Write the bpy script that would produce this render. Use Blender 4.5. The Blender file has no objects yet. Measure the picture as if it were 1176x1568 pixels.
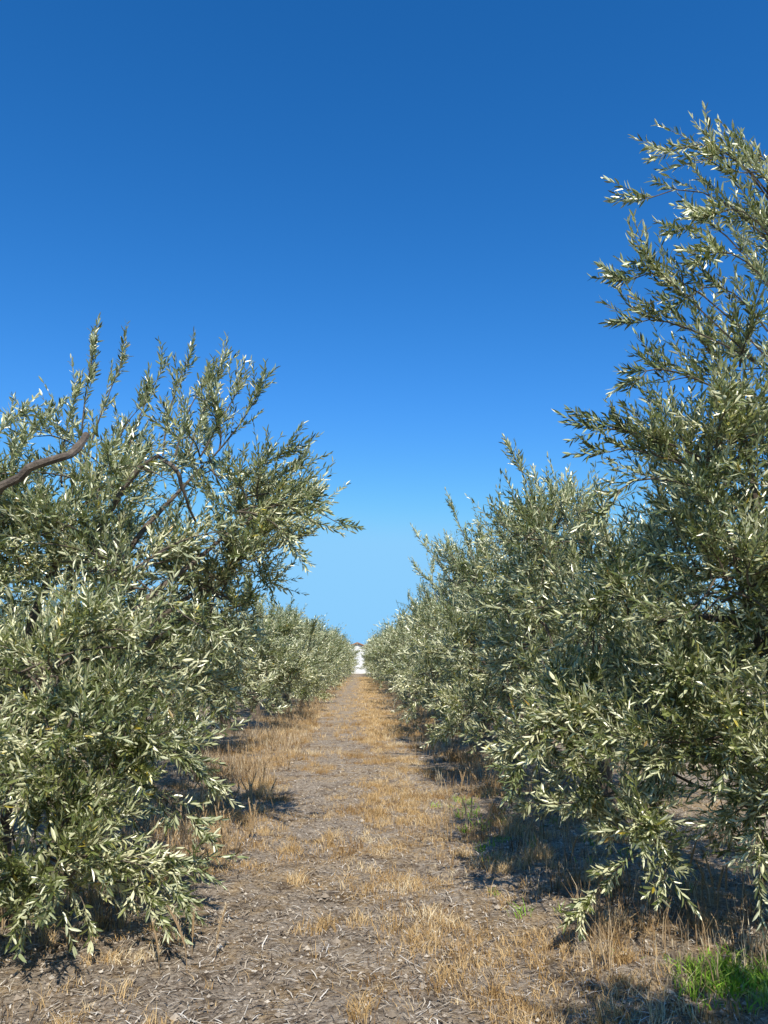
import bpy, math
import numpy as np
from mathutils import Vector

scene = bpy.context.scene
# ------------------------------------------------------------------ helpers
def nrm(a):
    return a / np.maximum(np.linalg.norm(a, axis=-1, keepdims=True), 1e-9)

class MB:
    def __init__(s):
        s.V=[]; s.L=[]; s.T=[]; s.M=[]; s.A=[]; s.B=[]; s.n=0
    def add(s, V, F, mat, a=None, b=None):
        V=np.asarray(V,dtype=np.float32).reshape(-1,3); F=np.asarray(F)
        s.V.append(V); s.L.append((F+s.n).ravel()); s.T.append(np.full(len(F),F.shape[1]))
        s.M.append(np.full(len(F),mat))
        s.A.append(np.full(len(F),.5) if a is None else np.asarray(a))
        s.B.append(np.full(len(F),.5) if b is None else np.asarray(b))
        s.n+=len(V)
    def mesh(s, name, mats, smooth=False):
        V=np.concatenate(s.V); L=np.concatenate(s.L).astype(np.int32); T=np.concatenate(s.T).astype(np.int32)
        m=bpy.data.meshes.new(name)
        m.vertices.add(len(V)); m.vertices.foreach_set("co",V.ravel())
        m.loops.add(len(L)); m.loops.foreach_set("vertex_index",L)
        m.polygons.add(len(T))
        st=np.concatenate([[0],np.cumsum(T)[:-1]]).astype(np.int32)
        m.polygons.foreach_set("loop_start",st)
        m.polygons.foreach_set("material_index",np.concatenate(s.M).astype(np.int32))
        m.update(calc_edges=True)
        for nm,arr in (("lv",s.A),("sv",s.B)):
            at=m.attributes.new(nm,'FLOAT','FACE'); at.data.foreach_set("value",np.concatenate(arr).astype(np.float32))
        m.polygons.foreach_set("use_smooth",np.full(len(T),smooth))
        for x in mats: m.materials.append(x)
        return m

def obj(name, mesh, loc=(0,0,0), rz=0, sc=(1,1,1)):
    o=bpy.data.objects.new(name,mesh); scene.collection.objects.link(o)
    o.location=loc; o.rotation_euler=(0,0,rz); o.scale=sc
    return o

def tubes(mb, P, R, sides, mat, b=None):
    P=np.asarray(P,float); R=np.asarray(R,float)
    B,K,_=P.shape
    T=np.zeros_like(P); T[:,1:-1]=P[:,2:]-P[:,:-2]; T[:,0]=P[:,1]-P[:,0]; T[:,-1]=P[:,-1]-P[:,-2]
    T=nrm(T)
    ov=nrm(P[:,-1]-P[:,0])
    ref=np.where(np.abs(ov[:,2:3])>.75, np.array([[1.,.2,0]]), np.array([[0,0,1.]]))
    U=nrm(np.cross(T,ref[:,None,:])); W=np.cross(T,U)
    an=np.arange(sides)*2*math.pi/sides
    ring=P[:,:,None,:]+R[:,:,None,None]*(np.cos(an)[None,None,:,None]*U[:,:,None,:]+np.sin(an)[None,None,:,None]*W[:,:,None,:])
    idx=np.arange(B*K*sides).reshape(B,K,sides)
    a=idx[:,:-1,:]; c=idx[:,1:,:]
    F=np.stack([a,np.roll(a,-1,2),np.roll(c,-1,2),c],-1).reshape(-1,4)
    mb.add(ring.reshape(-1,3),F,mat)

def bez(p0,p1,p2,K):
    t=np.linspace(0,1,K)[None,:,None]
    return (1-t)**2*p0[:,None]+2*t*(1-t)*p1[:,None]+t*t*p2[:,None]

# ------------------------------------------------------------------ materials
def newmat(name):
    m=bpy.data.materials.new(name); m.use_nodes=True
    nt=m.node_tree; nt.nodes.clear()
    out=nt.nodes.new("ShaderNodeOutputMaterial")
    return m,nt,out
def N(nt,t,**kw):
    n=nt.nodes.new(t)
    for k,v in kw.items(): setattr(n,k,v)
    return n
def ramp(nt,fac,stops,interp='LINEAR'):
    r=N(nt,"ShaderNodeValToRGB"); r.color_ramp.interpolation=interp
    e=r.color_ramp.elements
    while len(e)<len(stops): e.new(.5)
    for i,(p,c) in enumerate(stops):
        e[i].position=p; e[i].color=(*c,1)
    nt.links.new(fac,r.inputs[0]); return r.outputs[0]
def noise(nt,vec,scale,detail=4,rough=.55):
    n=N(nt,"ShaderNodeTexNoise"); n.inputs["Scale"].default_value=scale
    n.inputs["Detail"].default_value=detail; n.inputs["Roughness"].default_value=rough
    if vec is not None: nt.links.new(vec,n.inputs["Vector"])
    return n.outputs["Fac"]
def mix(nt,fac,a,b,mode='MIX'):
    m=N(nt,"ShaderNodeMix",data_type='RGBA',blend_type=mode)
    for s,v in ((0,fac),(6,a),(7,b)):
        if hasattr(v,"links"): nt.links.new(v,m.inputs[s])
        elif s==0: m.inputs[0].default_value=v
        else: m.inputs[s].default_value=(*v,1)
    return m.outputs[2]

def leaf_mat(name, top, under, gl=.14, tr=.12):
    m,nt,out=newmat(name)
    g=N(nt,"ShaderNodeNewGeometry")
    lv=N(nt,"ShaderNodeAttribute",attribute_name="lv").outputs["Fac"]
    sv=N(nt,"ShaderNodeAttribute",attribute_name="sv").outputs["Fac"]
    t0,t1,t2=top
    ct=ramp(nt,lv,[(0,t0),(.5,t1),(.975,t2),(.990,(.55,.44,.05)),(1,(.40,.24,.05))])
    cu=ramp(nt,lv,[(0,tuple(x*.8 for x in under)),(1,tuple(x*1.12 for x in under))])
    c=mix(nt,g.outputs["Backfacing"],ct,cu)
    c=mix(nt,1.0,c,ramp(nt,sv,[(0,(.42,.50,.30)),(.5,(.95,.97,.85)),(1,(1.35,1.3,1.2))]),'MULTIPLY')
    p=N(nt,"ShaderNodeBsdfDiffuse"); nt.links.new(c,p.inputs["Color"])
    tl=N(nt,"ShaderNodeBsdfTranslucent")
    nt.links.new(mix(nt,1.0,c,(1.0,1.2,.35),'MULTIPLY'),tl.inputs["Color"])
    ms=N(nt,"ShaderNodeMixShader"); ms.inputs[0].default_value=tr
    nt.links.new(p.outputs[0],ms.inputs[1]); nt.links.new(tl.outputs[0],ms.inputs[2])
    gs=N(nt,"ShaderNodeBsdfGlossy"); gs.inputs["Roughness"].default_value=.38; gs.inputs["Color"].default_value=(1,.97,.84,1)
    m2=N(nt,"ShaderNodeMixShader"); m2.inputs[0].default_value=gl
    nt.links.new(ms.outputs[0],m2.inputs[1]); nt.links.new(gs.outputs[0],m2.inputs[2])
    nt.links.new(m2.outputs[0],out.inputs[0])
    return m
MLEAF=leaf_mat("olive_leaf",((.065,.09,.02),(.135,.165,.048),(.27,.29,.10)),(.72,.71,.48))
m,nt,out=newmat("olive_bark"); MBARK=m
tc=N(nt,"ShaderNodeTexCoord").outputs["Object"]
c=ramp(nt,noise(nt,tc,14,6,.7),[(.3,(.06,.045,.033)),(.55,(.17,.13,.095)),(.8,(.30,.25,.19))])
p=N(nt,"ShaderNodeBsdfPrincipled"); nt.links.new(c,p.inputs["Base Color"]); p.inputs["Roughness"].default_value=.9
b=N(nt,"ShaderNodeBump"); b.inputs["Strength"].default_value=.8; b.inputs["Distance"].default_value=.02
nt.links.new(noise(nt,tc,30,6,.7),b.inputs["Height"]); nt.links.new(b.outputs[0],p.inputs["Normal"]); nt.links.new(p.outputs[0],out.inputs[0])
m,nt,out=newmat("olive_twig"); MTWIG=m
p=N(nt,"ShaderNodeBsdfDiffuse"); p.inputs["Color"].default_value=(.22,.20,.12,1)
nt.links.new(p.outputs[0],out.inputs[0])
TM=[MBARK,MTWIG,MLEAF]

def grass_mat(name, stops):
    m,nt,out=newmat(name)
    lv=N(nt,"ShaderNodeAttribute",attribute_name="lv").outputs["Fac"]
    c=ramp(nt,lv,stops)
    p=N(nt,"ShaderNodeBsdfDiffuse"); nt.links.new(c,p.inputs["Color"])
    nt.links.new(p.outputs[0],out.inputs[0])
    return m
MDRY=grass_mat("dry_grass_blades",[(0,(.24,.14,.06)),(.35,(.50,.32,.135)),(.7,(.70,.50,.255)),(1,(.84,.72,.49))])
MSTALK=grass_mat("dry_stalk",[(0,(.12,.075,.04)),(.5,(.42,.29,.16)),(1,(.82,.69,.47))])
MGREEN=grass_mat("green_blades",[(0,(.12,.24,.02)),(.6,(.30,.50,.06)),(1,(.50,.50,.16))])
MLIT=grass_mat("straw_bits",[(0,(.07,.05,.038)),(.35,(.29,.22,.155)),(.75,(.60,.50,.37)),(1,(.86,.78,.66))])
MSTONE=grass_mat("clods",[(0,(.14,.105,.075)),(.5,(.38,.31,.235)),(1,(.66,.58,.47))])

# ------------------------------------------------------------------ olive trees
UP=np.array([0,0,1.])
def leaves(mb, rng, P, D, L, n, ls, sv):
    S=len(P)
    ref=np.where(np.abs(D[:,2:3])>.9,np.array([[1.,0,0]]),np.array([[0,0,1.]]))
    U=nrm(np.cross(D,ref)); W=np.cross(D,U)
    bend=(rng.normal(size=(S,3))*.15+UP*.10)*L[:,None]
    t3=np.array([0,.5,1.])[None,:,None]
    pts=P[:,None]+D[:,None]*L[:,None,None]*t3+bend[:,None]*t3**2
    tubes(mb,pts,np.repeat(np.array([[.0026,.002,.0009]])*max(1,ls*.8),S,0),3,1)
    t=np.repeat((np.arange(n//2)+.6)/(n//2)*.97+.03,2)[None,:]+rng.uniform(-.015,.015,(S,n))
    pos=P[:,None]+D[:,None]*(L[:,None]*t)[...,None]+bend[:,None]*(t**2)[...,None]
    tan=nrm(D[:,None]*L[:,None,None]+2*bend[:,None]*t[...,None])
    k=np.arange(n)
    ang=(k%2)*math.pi+(k//2%2)*math.pi/2
    ang=ang[None,:]+rng.uniform(0,6.28,(S,1))+rng.normal(0,.25,(S,n))
    Rr=np.cos(ang)[...,None]*U[:,None]+np.sin(ang)[...,None]*W[:,None]
    Rr=nrm(Rr-tan*np.sum(Rr*tan,-1,keepdims=True))
    phi=(rng.normal(.74,.24,(S,n))-.40*np.clip(t,0,1)**2)
    a=nrm(tan*np.cos(phi)[...,None]+Rr*np.sin(phi)[...,None]+rng.normal(0,.12,(S,n,3)))
    nn=tan*np.sin(phi)[...,None]-Rr*np.cos(phi)[...,None]
    nn=nrm(nn-a*np.sum(nn*a,-1,keepdims=True))
    sd=np.cross(a,nn)
    tw=(rng.normal(0,.55,(S,n))+math.pi*(rng.random((S,n))<.22))[...,None]
    sd,nn=sd*np.cos(tw)+nn*np.sin(tw), nn*np.cos(tw)-sd*np.sin(tw)
    ll=(rng.uniform(.038,.072,(S,n))*(1-.35*np.abs(t-.45)))*ls
    w=ll*rng.uniform(.09,.125,(S,n))
    ll=ll[...,None]; w=w[...,None]
    cur=nn*ll*rng.uniform(-.18,.10,(S,n,1))
    b0=pos; t5=pos+a*ll+cur
    r1=pos+a*ll*.32+sd*w+nn*w*.35+cur*.1; r2=pos+a*ll*.70+sd*w*.85+nn*w*.3+cur*.5
    l1=pos+a*ll*.32-sd*w+nn*w*.35+cur*.1; l2=pos+a*ll*.70-sd*w*.85+nn*w*.3+cur*.5
    V=np.stack([b0,r1,r2,t5,l2,l1],2).reshape(-1,3)
    base=np.arange(S*n)[:,None]*6
    F=np.stack([base+np.array([0,1,2,3]),base+np.array([0,3,4,5])],1).reshape(-1,4)
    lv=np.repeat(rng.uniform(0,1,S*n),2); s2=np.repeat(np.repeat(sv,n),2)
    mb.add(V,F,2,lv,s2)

def olive(name, lobes, seed, n_bl, spb, n, ls, extra=(), limbs=(), fork=.75, tr=.12, upr=.75, lead=0, rim=.10):
    rng=np.random.default_rng(seed); mb=MB()
    lob=np.array([tuple(l)+(1.,)*(7-len(l)) for l in lobes],float)
    K=7; z=np.linspace(-.06,fork,K)
    tp=np.stack([np.cumsum(rng.normal(0,.02,K)),np.cumsum(rng.normal(0,.02,K)),z],-1)[None]
    tubes(mb,tp,(tr*(1+.6*np.exp(-np.linspace(0,5,K)))*rng.uniform(.92,1.08,K))[None],10,0)
    f=tp[0,-1]-np.array([0,0,.08])
    C=lob[:,:3]; S=len(C)
    mid=f+(C-f)*np.array([.35,.35,.6])+rng.normal(0,.08,(S,3)); 
    PL=bez(np.repeat(f[None],S,0),mid,C,9); PL[:,1:-1]+=rng.normal(0,.025,(S,7,3))
    tubes(mb,PL,np.linspace(tr*.42,.010,9)[None]*rng.uniform(.6,1.05,(S,1))*np.clip((C[:,2:3]-.4)/1.6,.22,1),7,0)
    for (pts,r0,r1) in limbs:
        pts=np.array(pts,float); q=np.linspace(0,len(pts)-1,16)
        PP=np.stack([np.interp(q,np.arange(len(pts)),pts[:,i]) for i in range(3)],-1)
        for _ in range(2): PP[1:-1]=(PP[:-2]+2*PP[1:-1]+PP[2:])/4
        tubes(mb,(PP+rng.normal(0,.010,PP.shape))[None],np.linspace(r0,r1,16)[None]*rng.uniform(.82,1.18,(1,16)),8,0)
    wgt=(lob[:,3]*lob[:,4]+lob[:,3]*lob[:,5]+lob[:,4]*lob[:,5])*lob[:,6]
    li=rng.choice(S,n_bl,p=wgt/wgt.sum())
    d=nrm(rng.normal(size=(n_bl,3))+UP*.15); R=lob[li,3:6]; c=lob[li,:3]
    rad=rng.uniform(.62,1.12,(n_bl,1)); rad=np.where(rng.random((n_bl,1))<rim,rad*1.25,rad)
    E=c+d*R*rad
    st=c+nrm(d+rng.normal(0,.7,(n_bl,3)))*R*rng.uniform(.05,.4,(n_bl,1))
    mdp=(st+E)/2+UP*np.linalg.norm(E-st,axis=1,keepdims=True)*rng.uniform(-.1,.3,(n_bl,1))+rng.normal(0,.05,(n_bl,3))
    E[:,2]=np.maximum(E[:,2],.10); mdp[:,2]=np.maximum(mdp[:,2],.12); st[:,2]=np.maximum(st[:,2],.15)
    bl=bez(st,mdp,E,6); nex=len(bl)
    if lead:
        top=np.argsort(-lob[:,2])[:6]; q=rng.choice(top,lead)
        s0=lob[q,:3]+rng.normal(0,.3,(lead,3))*lob[q,3:6]
        e0=s0+np.concatenate([rng.normal(0,.28,(lead,2)),rng.uniform(.5,.95,(lead,1))],1)
        m0=(s0+e0)/2+rng.normal(0,.08,(lead,3))
        bl=np.concatenate([bl,bez(s0,m0,e0,6)])
    if len(extra):
        ex=np.array([e[:3] for e in extra],float).reshape(-1,3,3)
        bl=np.concatenate([bl,bez(ex[:,0],ex[:,1],ex[:,2],6)])
    NB=len(bl)
    tubes(mb,bl,np.repeat(np.linspace(.008,.0028,6)[None],NB,0),4,0)
    tt=rng.uniform(.12,1,(NB,spb)); tt[:,0]=1; tt[:,1]=.97
    x=tt*5; i0=np.minimum(x.astype(int),4); fr=(x-i0)[...,None]
    ar=np.arange(NB)[:,None]
    P=bl[ar,i0]*(1-fr)+bl[ar,i0+1]*fr
    T=nrm(bl[ar,i0+1]-bl[ar,i0])
    zz=np.clip((P[...,2:3]-.8)/2.0,-.25,1.2)
    isx=(np.arange(NB)>=nex)[:,None,None]
    D=nrm(T*np.where(isx,1.3,.7)+UP*upr*zz*np.where(isx,.5,1)+rng.normal(0,.42,T.shape)*np.where(isx,.75,1))
    D[:,0]=nrm(T[:,0]*1.2+UP*.35*zz[:,0]+rng.normal(0,.1,T[:,0].shape))
    Ln=rng.uniform(.15,.34,(NB,spb))*(1+.25*zz[...,0])*max(1,ls*.75)*np.where(isx[...,0],.72,1)
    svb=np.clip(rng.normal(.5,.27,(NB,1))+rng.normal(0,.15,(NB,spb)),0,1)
    P=P.reshape(-1,3); keep=P[:,2]>.06
    leaves(mb,rng,P[keep],D.reshape(-1,3)[keep],Ln.ravel()[keep],n,ls,svb.ravel()[keep])
    return mb.mesh(name,TM)

def rel(base,L): return [(a[0]-base[0],a[1]-base[1])+tuple(a[2:]) for a in L]
def relp(base,p): return (p[0]-base[0],p[1]-base[1],p[2])

# pixel -> world at given forward distance (used only to survey the photo into metres)
TH=math.radians(10.9)
def W(px,py,D):
    u=px-588; v=784-py; f=1178
    den=f*math.cos(TH)-v*math.sin(TH)
    return (D*(u/den+.028),D,1.6+D*(f*math.sin(TH)+v*math.cos(TH))/den)

# near left tree
LB=(-2.5,5.5)
lobesL=[(-1.30,6.1,3.15,.50,.75,.60,.62),(-2.0,5.8,2.9,.52,.75,.48,.48),(-2.75,5.3,2.5,.75,.75,.42,.65),(-1.65,5.5,2.25,.75,.85,.55,.9),
 (-1.2,6.5,2.15,.50,.7,.6,.9),(-1.95,4.9,1.5,.75,.7,.6),(-1.5,5.0,.95,.52,.6,.5,1.2),(-1.75,4.6,.50,.58,.5,.38,1.3),(-1.75,6.6,1.5,.6,.8,.6),
 (-3.1,5.6,1.6,.8,1.0,.9,.8),(-2.6,6.4,2.3,.8,.8,.7,.7),(-2.5,4.5,.7,.8,.6,.6,1.2),(-.85,6.2,2.78,.38,.5,.44,1.2),(-1.7,4.5,1.1,.5,.4,.4),(-.95,6.9,2.6,.42,.5,.4,1.2)]
def exl(B,*paths): return [tuple(relp(B,q) for q in p) for p in paths]
exL=exl(LB,
 ((-1.0,6,2.7),(-.6,6,2.95),W(515,800,6)),((-1.0,6,2.75),(-.6,6,2.9),W(480,800,5.9)),((-1.0,6,2.75),(-.7,5.9,2.75),W(450,840,5.9)),
 ((-1.0,6.2,2.9),(-.6,6.2,3.0),W(465,760,6.2)),((-1.0,6.3,2.7),(-.6,6.3,2.8),W(440,810,6.4)),((-1.0,6.2,2.9),(-.7,6.2,3.1),W(450,720,6.2)),
 ((-2.2,5.9,3.0),(-2.25,5.9,3.6),W(150,535,5.9)),((-2.2,5.9,3.0),(-2.1,5.9,3.5),W(190,560,5.9)),((-1.9,5.9,3.0),(-1.8,5.9,3.5),W(248,575,6)),
 ((-1.6,6,3.2),(-1.6,6,3.6),W(288,560,6)),((-1.4,6,3.2),(-1.3,6,3.6),W(340,565,6)),((-1.2,6,3.2),(-.95,6,3.5),W(398,600,6)),
 ((-1.5,6,3.2),(-1.45,6,3.6),W(315,590,6)),((-2.0,6,3.0),(-2.0,6,3.4),W(215,630,6)),((-1.3,6,3.2),(-1.1,6,3.6),W(365,600,6)),
 ((-2.6,5.6,2.9),(-2.6,5.6,3.2),W(75,650,5.7)),((-2.6,5.6,2.9),(-2.9,5.6,3.2),W(30,650,5.7)),((-2.3,5.8,2.9),(-2.35,5.8,3.2),W(120,615,5.8)),
 ((-1.0,6.1,3.0),(-.8,6,3.2),W(435,700,6)),((-1.5,5,.9),(-1.2,5,.8),W(310,1270,5)),((-1.5,4.9,.8),(-1.2,4.8,.6),W(285,1370,4.7)),
 ((-1.5,5.1,1.1),(-1.2,5,1.1),W(310,1180,5.2)),((-1.6,4.7,.6),(-1.35,4.6,.5),W(240,1390,4.5)),((-1.4,5.6,1.0),(-1.1,5.6,.9),W(325,1200,5.7)))
limL=[([relp(LB,q) for q in [(-2.5,5.4,.6),(-2.9,4.9,1.9),W(-60,800,4.5),W(10,748,4.45),W(45,722,4.4),W(75,712,4.4),W(105,710,4.4),W(130,690,4.45),W(137,665,4.6)]],.036,.022),
      ([relp(LB,q) for q in [(-2.5,5.5,.6),(-2.3,5.8,2.0),W(205,720,5.5),W(240,694,5.4),W(268,712,5.4),W(284,750,5.45),W(300,800,5.8)]],.024,.010)]
meshL=olive("olive_tree_a",rel(LB,lobesL),11,285,13,22,1.2,exL,limL,rim=.14)
obj("olive_tree",meshL,(LB[0],LB[1],0))

# near right tree
RB=(2.75,4.8)
lobesR=[(2.8,4.5,4.05,.35,.45,.45,.4),(2.4,4.6,3.40,.42,.6,.42,.48),(2.15,4.7,2.75,.48,.7,.45,.62),(2.2,4.6,2.05,.62,.7,.5,.85),(1.85,5.3,2.0,.5,.6,.5,.7),
 (1.85,5.0,1.3,.6,.7,.5),(1.42,5.5,1.1,.42,.55,.38),(1.62,4.8,.62,.42,.5,.33,.8),(2.2,4.6,1.1,.6,.6,.5),(3.0,4.5,3.3,.7,.9,.6,.45),
 (3.0,4.8,2.2,.9,1.0,.9,.8),(2.9,3.3,2.3,.5,.5,.6,.7),(2.6,5.6,2.6,.7,.7,.6,.5),(3.1,4.2,1.0,.7,.8,.6,.8),(2.15,4.2,.85,.45,.4,.36,.8),(2.45,3.9,1.3,.4,.4,.4,.8)]
exR=exl(RB,
 ((2.75,4.4,4.1),(2.4,4.3,5.0),W(1035,222,4.2)),((2.7,4.4,4.3),(2.4,4.3,4.9),W(1075,240,4.2)),((2.7,4.4,4.0),(2.2,4.3,4.7),W(995,298,4.2)),
 ((2.75,4.4,4.2),(2.6,4.3,4.7),W(1140,255,4.2)),((2.6,4.4,3.8),(2.1,4.3,4.5),W(1055,345,4.25)),((2.5,4.4,3.4),(1.9,4.3,4.1),W(965,425,4.2)),
 ((2.4,4.4,3.4),(1.9,4.3,3.85),W(1000,400,4.2)),((2.4,4.4,3.4),(1.8,4.3,3.7),W(978,490,4.3)),((2.2,4.4,3.2),(1.7,4.3,3.4),W(985,575,4.3)),
 ((2.1,4.5,2.8),(1.6,4.4,3.0),W(915,655,4.4)),((2.1,4.5,2.7),(1.6,4.4,2.9),W(935,690,4.4)),((2.1,4.5,2.6),(1.6,4.5,2.8),W(940,770,4.5)),
 ((2.7,4.4,4.0),(2.4,4.3,4.5),W(1105,320,4.2)),((2.6,4.4,3.8),(2.3,4.3,4.2),W(1085,390,4.2)),((2.5,4.4,3.6),(2.2,4.3,4.0),W(1060,450,4.3)),
 ((2.9,4.6,4.2),(2.8,4.5,4.9),W(1165,235,4.4)),((2.8,4.6,4.0),(2.7,4.5,4.5),W(1150,330,4.4)),
 ((1.6,5.4,1.1),(1.2,5.5,1.1),W(775,1150,5.7)),((1.6,5.0,.8),(1.35,5,.7),W(810,1230,5.3)),((1.6,4.7,.5),(1.4,4.7,.4),W(900,1390,4.6)))
limR=[([relp(RB,q) for q in [(2.75,4.8,.6),(2.9,4.9,1.5),W(1180,960,4.9),W(1100,945,4.8),W(1050,940,4.8),W(1000,960,4.9)]],.04,.012)]
meshR=olive("olive_tree_b",rel(RB,lobesR),23,280,13,22,1.2,exR,limR,rim=.14)
obj("olive_tree",meshR,(RB[0],RB[1],0))

# tree standing to the right of the photographer (its shade falls on the lower right of the path)
CB=(2.7,.9)
lobesC=[(2.05,1.2,2.3,.6,.5,.4),(2.0,.5,2.5,.65,.55,.4),(2.6,1.2,2.3,.6,.4,.5),(2.8,.7,2.7,.6,.5,.4),(2.5,.9,1.7,.6,.6,.6),(3.2,.7,2.3,.7,.7,.6),(1.6,.6,2.0,.45,.45,.4),(2.8,1.2,1.3,.6,.5,.5)]
obj("olive_tree",olive("olive_tree_c",rel(CB,lobesC),31,150,12,16,1.45,rim=0),(CB[0],CB[1],0))

def genlobes(seed,H,R,n=11,zb=.55):
    r=np.random.default_rng(seed); L=[]
    for i in range(n):
        a=i*2.4+r.uniform(-.4,.4); z=zb+(H-.7-zb)*((i+.5)/n)**1.15
        prof=.85 if z<H*.6 else (.62 if z<H*.8 else .45)
        rr=R*prof*r.uniform(.55,.85)
        s=r.uniform(.42,.70)*R/1.6
        L.append((rr*math.cos(a),rr*math.sin(a),z,s*1.05,s*1.05,s*.85))
    L.append((0,0,H*.45,R*.6,R*.6,H*.28))
    return L
mids=[olive("olive_tree_m%d"%i,genlobes(40+i,3.7,1.7,13,.62),50+i,165,12,18,1.5,lead=16) for i in range(3)]
lefts=[olive("olive_tree_l%d"%i,genlobes(60+i,2.85,1.65,11,.95),65+i,130,12,18,1.5,lead=10) for i in range(2)]
fars=[olive("olive_tree_f%d"%i,genlobes(70+i,3.6,1.7,12),80+i,85,8,12,2.6,lead=9) for i in range(2)]
rng=np.random.default_rng(5)
def place(mesh,x,y,h,sx=1.,rz=None):
    rz=rng.uniform(0,6.28) if rz is None else rz
    obj("olive_tree",mesh,(x,y,0),rz,(sx,sx,h))
# right row
place(mids[0],2.60,8.7,1.0,1.0,.3)
place(mids[1],2.50,12.4,1.06,1.05,1.2)
place(mids[2],2.50,16.2,1.06,1.05,2.2)
place(mids[0],2.5,20.2,1.05,1.05,3.9)
place(mids[1],2.5,24.2,1.04,1.05,5)
# left row
place(lefts[1],-2.95,9.6,1.0,1.0,2.9)
place(lefts[0],-2.95,13.4,.95,1.05,4.4)
place(lefts[1],-2.9,17.3,1.0,1.05,1.2)
place(lefts[0],-2.85,21.3,1.06,1.08,.5)
place(mids[1],-2.85,25.3,.88,1.05,3.5)
y=28.5
while y<88:
    k=1+.003*(y-30)
    place(fars[int(rng.integers(2))],2.5-.006*(y-30)+rng.normal(0,.1),y,rng.uniform(.95,1.08),k*rng.uniform(.96,1.04))
    place(fars[int(rng.integers(2))],-2.8+.006*(y-30)+rng.normal(0,.1),y+.6,rng.uniform(.86,1.0),k*rng.uniform(.96,1.04))
    y+=4.15
# row beside / behind the photographer and neighbouring rows
place(lefts[0],-2.5,1.1,.92,.9,1.0)
place(fars[1],2.9,-3.0,1.1,1,2.0); place(fars[0],-3.0,-3.2,.95,1,2.0)
for x0 in (-8.8,8.6):
    y=2.5
    while y<50:
        place(fars[int(rng.integers(2))],x0+rng.normal(0,.15),y+rng.normal(0,.2),rng.uniform(.85,1.0),rng.uniform(.95,1.1)); y+=4.2

# distant trees: one mass closing the end of the rows
mb=MB(); r=np.random.default_rng(9)
Q=26000
tx=r.uniform(-160,160,60); ty=r.uniform(150,175,60); th=r.uniform(3.5,6.5,60)
k=r.integers(0,60,Q); dd=nrm(r.normal(size=(Q,3)))*r.uniform(.6,1,(Q,1))
P=np.stack([tx[k]+dd[:,0]*4.2,ty[k]+dd[:,1]*3,th[k]*.5+dd[:,2]*th[k]*.5],-1)
a=nrm(r.normal(size=(Q,3)))*.32; b2=nrm(np.cross(a,r.normal(size=(Q,3))))*.22
V=np.stack([P-a,P+b2,P+a,P-b2],1).reshape(-1,3); F=np.arange(Q*4).reshape(-1,4)
mb.add(V,F,2,r.uniform(0,.95,Q),r.uniform(0,1,Q))
tubes(mb,np.stack([np.stack([tx,ty,tx*0-.1],-1),np.stack([tx,ty,th*.4],-1),np.stack([tx,ty,th*.8],-1)],1),np.repeat(np.array([[.25,.2,.05]]),60,0),6,0)
obj("distant_trees",mb.mesh("distant_trees",TM))

# ------------------------------------------------------------------ ground
def hgt(x,y):
    return (.012*np.sin(x*2.1+y*.7)+.010*np.sin(y*1.7-x*1.3)+.006*np.sin(x*6.1+1)*np.sin(y*5.3)+.05*np.clip((np.abs(x+.2)-1.3)/1.4,0,1)
            )*np.clip(1-(y-60)/60,0,1)
xs=np.concatenate([[-3000,-800,-200,-60,-25],np.arange(-12,-4,.5),np.arange(-4,4.5,.06),np.arange(4.5,12.5,.5),[25,60,200,800,3000]])
ys=np.concatenate([[-3000,-500,-60,-20,-8,-3],np.arange(0,3,.2),np.arange(3,10,.05),np.arange(10,14,.1),np.arange(14,30,.25),np.arange(30,120,2),[140,200,400,900,2000,4000]])
X,Y=np.meshgrid(xs,ys)
r=np.random.default_rng(1)
Z=hgt(X,Y)+np.where((np.abs(X)<4.2)&(Y<12)&(Y>0),r.normal(0,.006,X.shape),0)
nx,ny=len(xs),len(ys); idx=np.arange(nx*ny).reshape(ny,nx)
F=np.stack([idx[:-1,:-1],idx[:-1,1:],idx[1:,1:],idx[1:,:-1]],-1).reshape(-1,4)
m,nt,out=newmat("dry_soil")
tc=N(nt,"ShaderNodeTexCoord").outputs["Object"]
fine=noise(nt,tc,34,7,.80); med=noise(nt,tc,6,5,.65); big=noise(nt,tc,1.1,4,.6)
soil=ramp(nt,fine,[(.36,(.08,.06,.043)),(.46,(.36,.285,.21)),(.58,(.55,.455,.345)),(.70,(.84,.74,.60))])
straw=ramp(nt,fine,[(.36,(.16,.09,.045)),(.5,(.51,.35,.18)),(.68,(.75,.57,.34))])
msk=ramp(nt,mix(nt,.5,big,med),[(.48,(.03,.03,.03)),(.57,(.75,.75,.75))])
col=mix(nt,msk,soil,straw)
dk=ramp(nt,noise(nt,tc,3.4,6,.78),[(.37,(.42,.39,.37)),(.50,(1,1,1))])
col=mix(nt,1.0,col,dk,'MULTIPLY')
p=N(nt,"ShaderNodeBsdfDiffuse"); nt.links.new(col,p.inputs["Color"])
bm=N(nt,"ShaderNodeBump"); bm.inputs["Strength"].default_value=.9; bm.inputs["Distance"].default_value=.025
nt.links.new(fine,bm.inputs["Height"]); nt.links.new(bm.outputs[0],p.inputs["Normal"]); nt.links.new(p.outputs[0],out.inputs[0])
mb=MB(); mb.add(np.stack([X,Y,Z],-1).reshape(-1,3),F,0)
obj("ground",mb.mesh("ground",[m],True))

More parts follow.
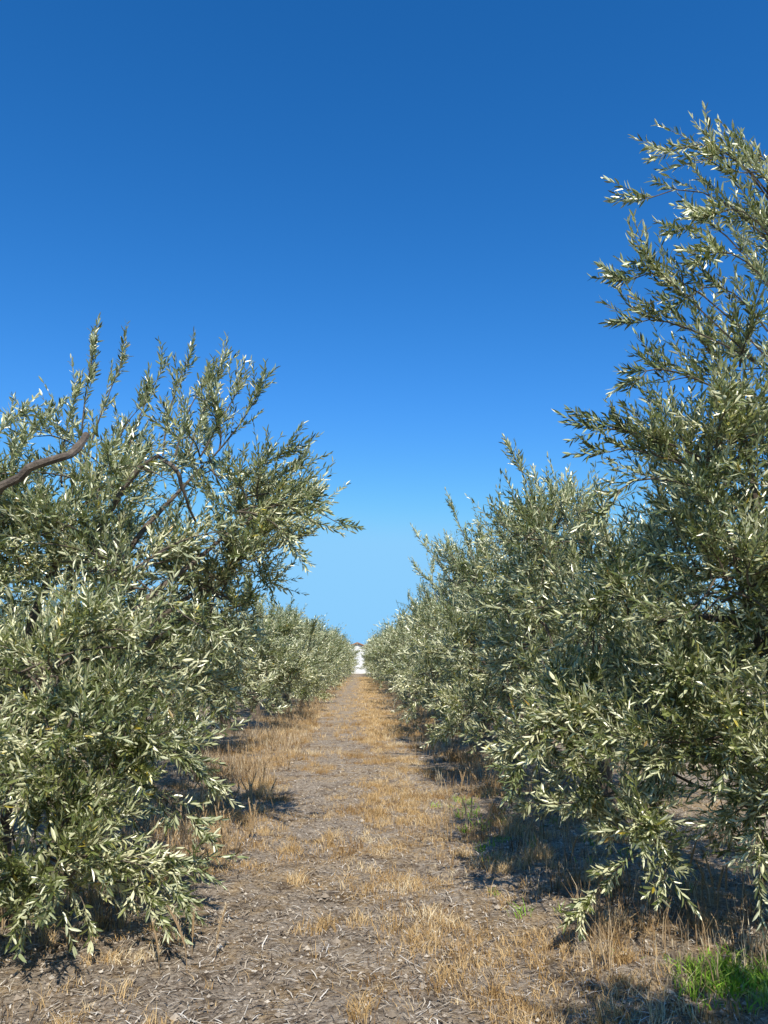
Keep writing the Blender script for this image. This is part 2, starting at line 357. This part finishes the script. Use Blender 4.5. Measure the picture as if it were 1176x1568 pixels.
# ------------------------------------------------------------------ dry grass
def blades(mb,rng,P,H,lean,w,mat,lv,nb,spread):
    n=len(P)*nb
    B=np.repeat(P,nb,0)+np.concatenate([rng.normal(0,1,(n,2))*np.repeat(spread,nb)[:,None],np.zeros((n,1))],1)
    B[:,2]=hgt(B[:,0],B[:,1])-.01
    h=np.repeat(H,nb)*rng.uniform(.45,1.1,n)
    an=rng.uniform(0,6.28,n); le=rng.uniform(.1,1,n)*lean
    d=np.stack([np.cos(an)*le,np.sin(an)*le,np.ones(n)],-1)
    an2=rng.uniform(0,6.28,n); s=np.stack([np.cos(an2),np.sin(an2),0*an2],-1)*w*rng.uniform(.6,1.3,(n,1))
    M=B+d*h[:,None]*.55*np.array([.6,.6,1]); T=B+d*h[:,None]*np.array([1.2,1.2,.92])
    V=np.stack([B-s,B+s,M+s*.8,T+s*.12,T-s*.12,M-s*.8],1).reshape(-1,3)
    base=np.arange(n)[:,None]*6
    F=np.stack([base+np.array([0,1,2,5]),base+np.array([5,2,3,4])],1).reshape(-1,4)
    l=np.clip(np.repeat(lv,nb)+rng.normal(0,.15,n),0,1)
    mb.add(V,F,mat,np.repeat(l,2))
r=np.random.default_rng(77)
def clump(x,y):
    return (np.sin(x*3.1+y*1.9)+np.sin(x*1.3-y*2.7+2)+np.sin(x*5.7+y*.8+1)*.6+np.sin(y*4.1+x*.4)*.6)/3.2
mb=MB()
nc=1050
cx=np.where(r.random(nc)<.45,r.normal(.45,.38,nc),np.where(r.random(nc)<.5,r.normal(-1.4,.45,nc),r.normal(1.4,.5,nc))); cy=3.2+r.random(nc)**1.2*22
k=(clump(cx*1.3,cy*1.3)>-.3)&((cy>5.4)|(cx>.15)&(r.random(nc)<.75)|(r.random(nc)<.35)); cx=cx[k]; cy=cy[k]; nc=len(cx)
csz=r.uniform(.04,.14,nc); per=14
x=(np.repeat(cx,per)+r.normal(0,1,nc*per)*np.repeat(csz,per)); y=(np.repeat(cy,per)+r.normal(0,1,nc*per)*np.repeat(csz,per))
lv=np.clip(np.repeat(r.normal(.42,.24,nc),per)+r.normal(0,.1,nc*per),0,1)
H=np.repeat(r.uniform(.03,.12,nc),per)*r.uniform(.6,1.2,nc*per)*(1+.6*(np.abs(x-.1)>1.2))
blades(mb,r,np.stack([x,y,0*x],-1),H,.9,.0021,0,lv,9,np.full(len(x),.02))
n=8000
x=r.uniform(-4,4,n); y=3+r.random(n)**1.5*30
prob=np.clip(.25+.5*clump(x*1.7,y*1.7)+(np.abs(x)>1.8)*.4,0.02,1)
k=r.random(n)<prob; x=x[k]; y=y[k]
blades(mb,r,np.stack([x,y,0*x],-1),r.uniform(.02,.07,len(x)),.9,.0020,0,np.clip(r.normal(.5,.2,len(x)),0,1),8,r.uniform(.015,.06,len(x)))
n=5000
x=np.concatenate([r.normal(.4,.4,n//2),r.normal(-1.7,.45,n//4),r.normal(1.4,.4,n//4)]); y=r.uniform(16,75,len(x))
blades(mb,r,np.stack([x,y,0*x],-1),r.uniform(.05,.14,len(x)),.8,.006,0,np.clip(r.normal(.5,.15,len(x)),0,1),8,r.uniform(.05,.12,len(x)))
obj("dry_grass",mb.mesh("dry_grass",[MDRY]))

# taller dry weeds along tree rows
mb=MB()
n=3800
side=r.random(n)<.6
x=np.where(side,r.normal(-1.95,.45,n),r.normal(1.9,.55,n)); y=3.6+r.random(n)**1.3*36
k=(clump(x*.8,y*.8+4)>-.2)&~((y<5.2)&(x>-1.5)&(x<1.2)); x=x[k]; y=y[k]
k=~((x>-1.2)&(x<.95)); x=x[k]; y=y[k]
blades(mb,r,np.stack([x,y,0*x],-1),r.uniform(.10,.34,len(x)),.4,.0026,0,np.clip(r.normal(.42,.26,len(x)),0,1),9,r.uniform(.02,.07,len(x)))
pts=[]
for (px,py) in [(345,1200),(360,1195),(350,1310),(345,1325),(385,1290),(380,1180),(395,1185),(415,1165),(440,1180),(300,1480),(455,1095),(470,1100),(430,1105),(480,1095),
                (1080,1400),(1085,1395),(1135,1330),(1110,1320),(690,1290),(715,1265),(745,1215),(735,1200),(720,1205),(1095,1290)]:
    v=784-py; D=-1.6*(1178*math.cos(TH)-v*math.sin(TH))/(1178*math.sin(TH)+v*math.cos(TH)); w_=W(px,py,D); pts.append((w_[0],w_[1]))
pts=np.array(pts)
pts=np.concatenate([np.repeat(pts,4,0)+r.normal(0,.07,(len(pts)*4,2)),np.stack([r.normal(-1.35,.2,110),r.uniform(6,16,110)],-1),np.stack([np.where(r.random(240)<.6,r.normal(-1.7,.3,240),r.normal(1.7,.4,240)),r.uniform(6,40,240)],-1)])
S=len(pts); h=r.uniform(.14,.38,S); b0=np.concatenate([pts,hgt(pts[:,0],pts[:,1])[:,None]-.01],1)
ln=r.normal(0,.2,(S,2)); 
q=[0,.35,.45,.7,.93,1]
PL=np.stack([b0+np.concatenate([ln*t*t,np.full((S,1),t)],1)*h[:,None] for t in q],1)
tubes(mb,PL,np.array([[.0022,.0022,.006,.008,.005,.001]])*r.uniform(.7,1.1,(S,1)),5,0)
T0=r.uniform(.38,.98,(S,60)); BP=b0[:,None]+np.concatenate([ln[:,None]*(T0**2)[...,None],T0[...,None]],-1)*h[:,None,None]
BP=BP.reshape(-1,3); an=r.uniform(0,6.28,len(BP)); dv=np.stack([np.cos(an)*.8,np.sin(an)*.8,np.full(len(BP),1.0)],-1)*r.uniform(.012,.034,(len(BP),1))
sv_=np.stack([-np.sin(an),np.cos(an),0*an],-1)*.0026
V=np.stack([BP-sv_,BP+sv_,BP+dv],1).reshape(-1,3); mb.add(V,np.arange(len(BP)*3).reshape(-1,3),0,r.uniform(.5,1,len(BP)))
obj("dry_weeds",mb.mesh("dry_weeds",[MSTALK]))

# green weeds lower right, and a few sprouts
mb=MB()
gx=np.concatenate([r.normal(1.88,.15,130),r.uniform(.9,2.6,40),r.normal(1.2,.15,20)]); gy=np.concatenate([r.normal(4.15,.14,130),r.uniform(5,10,40),r.normal(8.5,.5,20)])
blades(mb,r,np.stack([gx,gy,0*gx],-1),r.uniform(.04,.12,len(gx)),1.0,.004,0,np.clip(r.normal(.5,.3,len(gx)),0,1),12,r.uniform(.02,.05,len(gx)))
obj("green_weeds",mb.mesh("green_weeds",[MGREEN]))

# straw and twig litter
mb=MB(); n=46000
x=r.uniform(-3.2,3.6,n); y=3+r.random(n)**1.7*16; L=r.uniform(.015,.09,n)*np.where(r.random(n)<.04,2.4,1); an=r.uniform(0,6.28,n)
d=np.stack([np.cos(an),np.sin(an),r.normal(0,.15,n)],-1)*L[:,None]/2; s=np.stack([-np.sin(an),np.cos(an),0*an],-1)*r.uniform(.0012,.0034,n)[:,None]
c=np.stack([x,y,hgt(x,y)+r.uniform(.005,.02,n)],-1); bow=np.stack([-np.sin(an),np.cos(an),0*an],-1)*(L*r.normal(0,.08,n))[:,None]+np.array([0,0,.004])
V=np.stack([c-d-s,c-d+s,c+bow+s,c+d+s*.5,c+d-s*.5,c+bow-s],1).reshape(-1,3); b_=np.arange(n)[:,None]*6
F=np.stack([b_+np.array([0,1,2,5])[::-1],b_+np.array([5,2,3,4])[::-1]],1).reshape(-1,4)
mb.add(V,F,0,np.repeat(np.clip(r.normal(.50,.32,n),0,1),2))
obj("straw_litter",mb.mesh("straw_litter",[MLIT]))
mb=MB(); n=18000
x=r.uniform(-3.2,3.4,n); y=3+r.random(n)**1.6*13; s=r.uniform(.004,.014,n)*np.where(r.random(n)<.03,2.,1)
oc=np.array([[1,0,0],[0,1,0],[-1,0,0],[0,-1,0],[0,0,.75],[0,0,-.6]],float)
V=np.stack([x,y,hgt(x,y)+s*.3],-1)[:,None]+oc[None]*s[:,None,None]*r.uniform(.6,1.35,(n,6,1))
fo=np.array([[0,1,4],[1,2,4],[2,3,4],[3,0,4],[1,0,5],[2,1,5],[3,2,5],[0,3,5]])
F=(np.arange(n)[:,None,None]*6+fo[None]).reshape(-1,3)
mb.add(V.reshape(-1,3),F,0,np.repeat(np.clip(r.normal(.5,.25,n),0,1),8))
obj("pebbles",mb.mesh("pebbles",[MSTONE]))

# ------------------------------------------------------------------ white farmhouse at the far end
def simple(name,col,rough=.8):
    m,nt,out=newmat(name); p=N(nt,"ShaderNodeBsdfPrincipled")
    tc=N(nt,"ShaderNodeTexCoord").outputs["Object"]
    c=ramp(nt,noise(nt,tc,3,5,.6),[(.3,tuple(x*.85 for x in col)),(.7,col)])
    nt.links.new(c,p.inputs["Base Color"]); p.inputs["Roughness"].default_value=rough; nt.links.new(p.outputs[0],out.inputs[0]); return m
root=bpy.data.objects.new("white_farmhouse",None); scene.collection.objects.link(root); root.location=(-.6,96,0)
def part(name,V,F,mat):
    me=bpy.data.meshes.new(name); me.from_pydata(V,[],F); me.materials.append(mat); o=bpy.data.objects.new(name,me); scene.collection.objects.link(o); o.parent=root; return o
def box(x0,x1,y0,y1,z0,z1):
    V=[(x,y,z) for z in (z0,z1) for x,y in ((x0,y0),(x1,y0),(x1,y1),(x0,y1))]
    return V,[(3,2,1,0),(4,5,6,7),(0,1,5,4),(1,2,6,5),(2,3,7,6),(3,0,4,7)]
mw=simple("whitewash",(.8,.79,.76)); mr=simple("terracotta_tiles",(.38,.19,.10)); md=simple("painted_wood",(.10,.14,.10)); mg=simple("window_glass",(.03,.04,.05),.2)
w=2.6
V=[(-w,0,0),(w,0,0),(w,7,0),(-w,7,0),(-w,0,2.6),(w,0,2.6),(w,7,2.6),(-w,7,2.6),(0,0,3.6),(0,7,3.6)]
part("walls",V,[(0,1,5,8,4),(1,2,6,5),(2,3,7,9,6),(3,0,4,7)],mw)
V=[(-w-.3,-.3,2.5),(0,-.3,3.64),(w+.3,-.3,2.5),(-w-.3,7.3,2.5),(0,7.3,3.64),(w+.3,7.3,2.5),(-w-.3,-.3,2.62),(0,-.3,3.78),(w+.3,-.3,2.62),(-w-.3,7.3,2.62),(0,7.3,3.78),(w+.3,7.3,2.62)]
part("roof",V,[(6,7,10,9),(7,8,11,10),(0,3,4,1),(1,4,5,2),(0,1,7,6),(1,2,8,7),(3,9,10,4),(4,10,11,5),(0,6,9,3),(2,5,11,8)],mr)
part("door",*box(-1.9,-1.0,-.04,-.003,0,2.05),md)
part("window_1",*box(1.1,1.9,-.03,-.003,1.0,1.9),mg)

# ------------------------------------------------------------------ light, sky, camera
EL=math.radians(44); AZ=math.radians(172)   # clockwise from +Y
sd=Vector((math.sin(AZ)*math.cos(EL),math.cos(AZ)*math.cos(EL),math.sin(EL)))
sl=bpy.data.lights.new("sun",'SUN'); sl.energy=5.0; sl.angle=math.radians(.5); sl.color=(1,.955,.86)
so=bpy.data.objects.new("sun",sl); scene.collection.objects.link(so); so.rotation_euler=sd.to_track_quat('Z','Y').to_euler(); so.location=(5,-5,12)
w=bpy.data.worlds.new("World"); scene.world=w; w.use_nodes=True
nt=w.node_tree; nt.nodes.clear()
sky=nt.nodes.new("ShaderNodeTexSky"); sky.sky_type='NISHITA'; sky.sun_disc=False; sky.sun_elevation=EL; sky.sun_rotation=AZ
sky.altitude=0; sky.air_density=1.0; sky.dust_density=0; sky.ozone_density=5.0
sep=nt.nodes.new("ShaderNodeSeparateColor"); nt.links.new(sky.outputs[0],sep.inputs[0])
comb=nt.nodes.new("ShaderNodeCombineColor")
for i,(p_,a_,mx) in enumerate(((1.85,.24,1.8),(1.15,.72,4.15),(1.05,1.13,6.6))):
    q1=N(nt,"ShaderNodeMath",operation='POWER'); nt.links.new(sep.outputs[i],q1.inputs[0]); q1.inputs[1].default_value=p_
    q2=N(nt,"ShaderNodeMath",operation='MULTIPLY'); nt.links.new(q1.outputs[0],q2.inputs[0]); q2.inputs[1].default_value=a_
    q3=N(nt,"ShaderNodeMath",operation='SMOOTH_MIN'); nt.links.new(q2.outputs[0],q3.inputs[0]); q3.inputs[1].default_value=mx; q3.inputs[2].default_value=mx*.25
    nt.links.new(q3.outputs[0],comb.inputs[i])
bg=nt.nodes.new("ShaderNodeBackground"); bg.inputs[1].default_value=.15
o=nt.nodes.new("ShaderNodeOutputWorld")
nt.links.new(comb.outputs[0],bg.inputs[0]); nt.links.new(bg.outputs[0],o.inputs[0])
cd=bpy.data.cameras.new("camera"); co=bpy.data.objects.new("camera",cd); scene.collection.objects.link(co)
cd.sensor_fit='VERTICAL'; cd.sensor_height=34.6; cd.lens=26; cd.clip_end=6000; cd.clip_start=.05
co.location=(0,0,1.6); co.rotation_euler=(math.radians(90+10.9),0,math.radians(-1.6))
scene.camera=co
scene.view_settings.view_transform='Standard'; scene.view_settings.look='None'; scene.view_settings.exposure=0
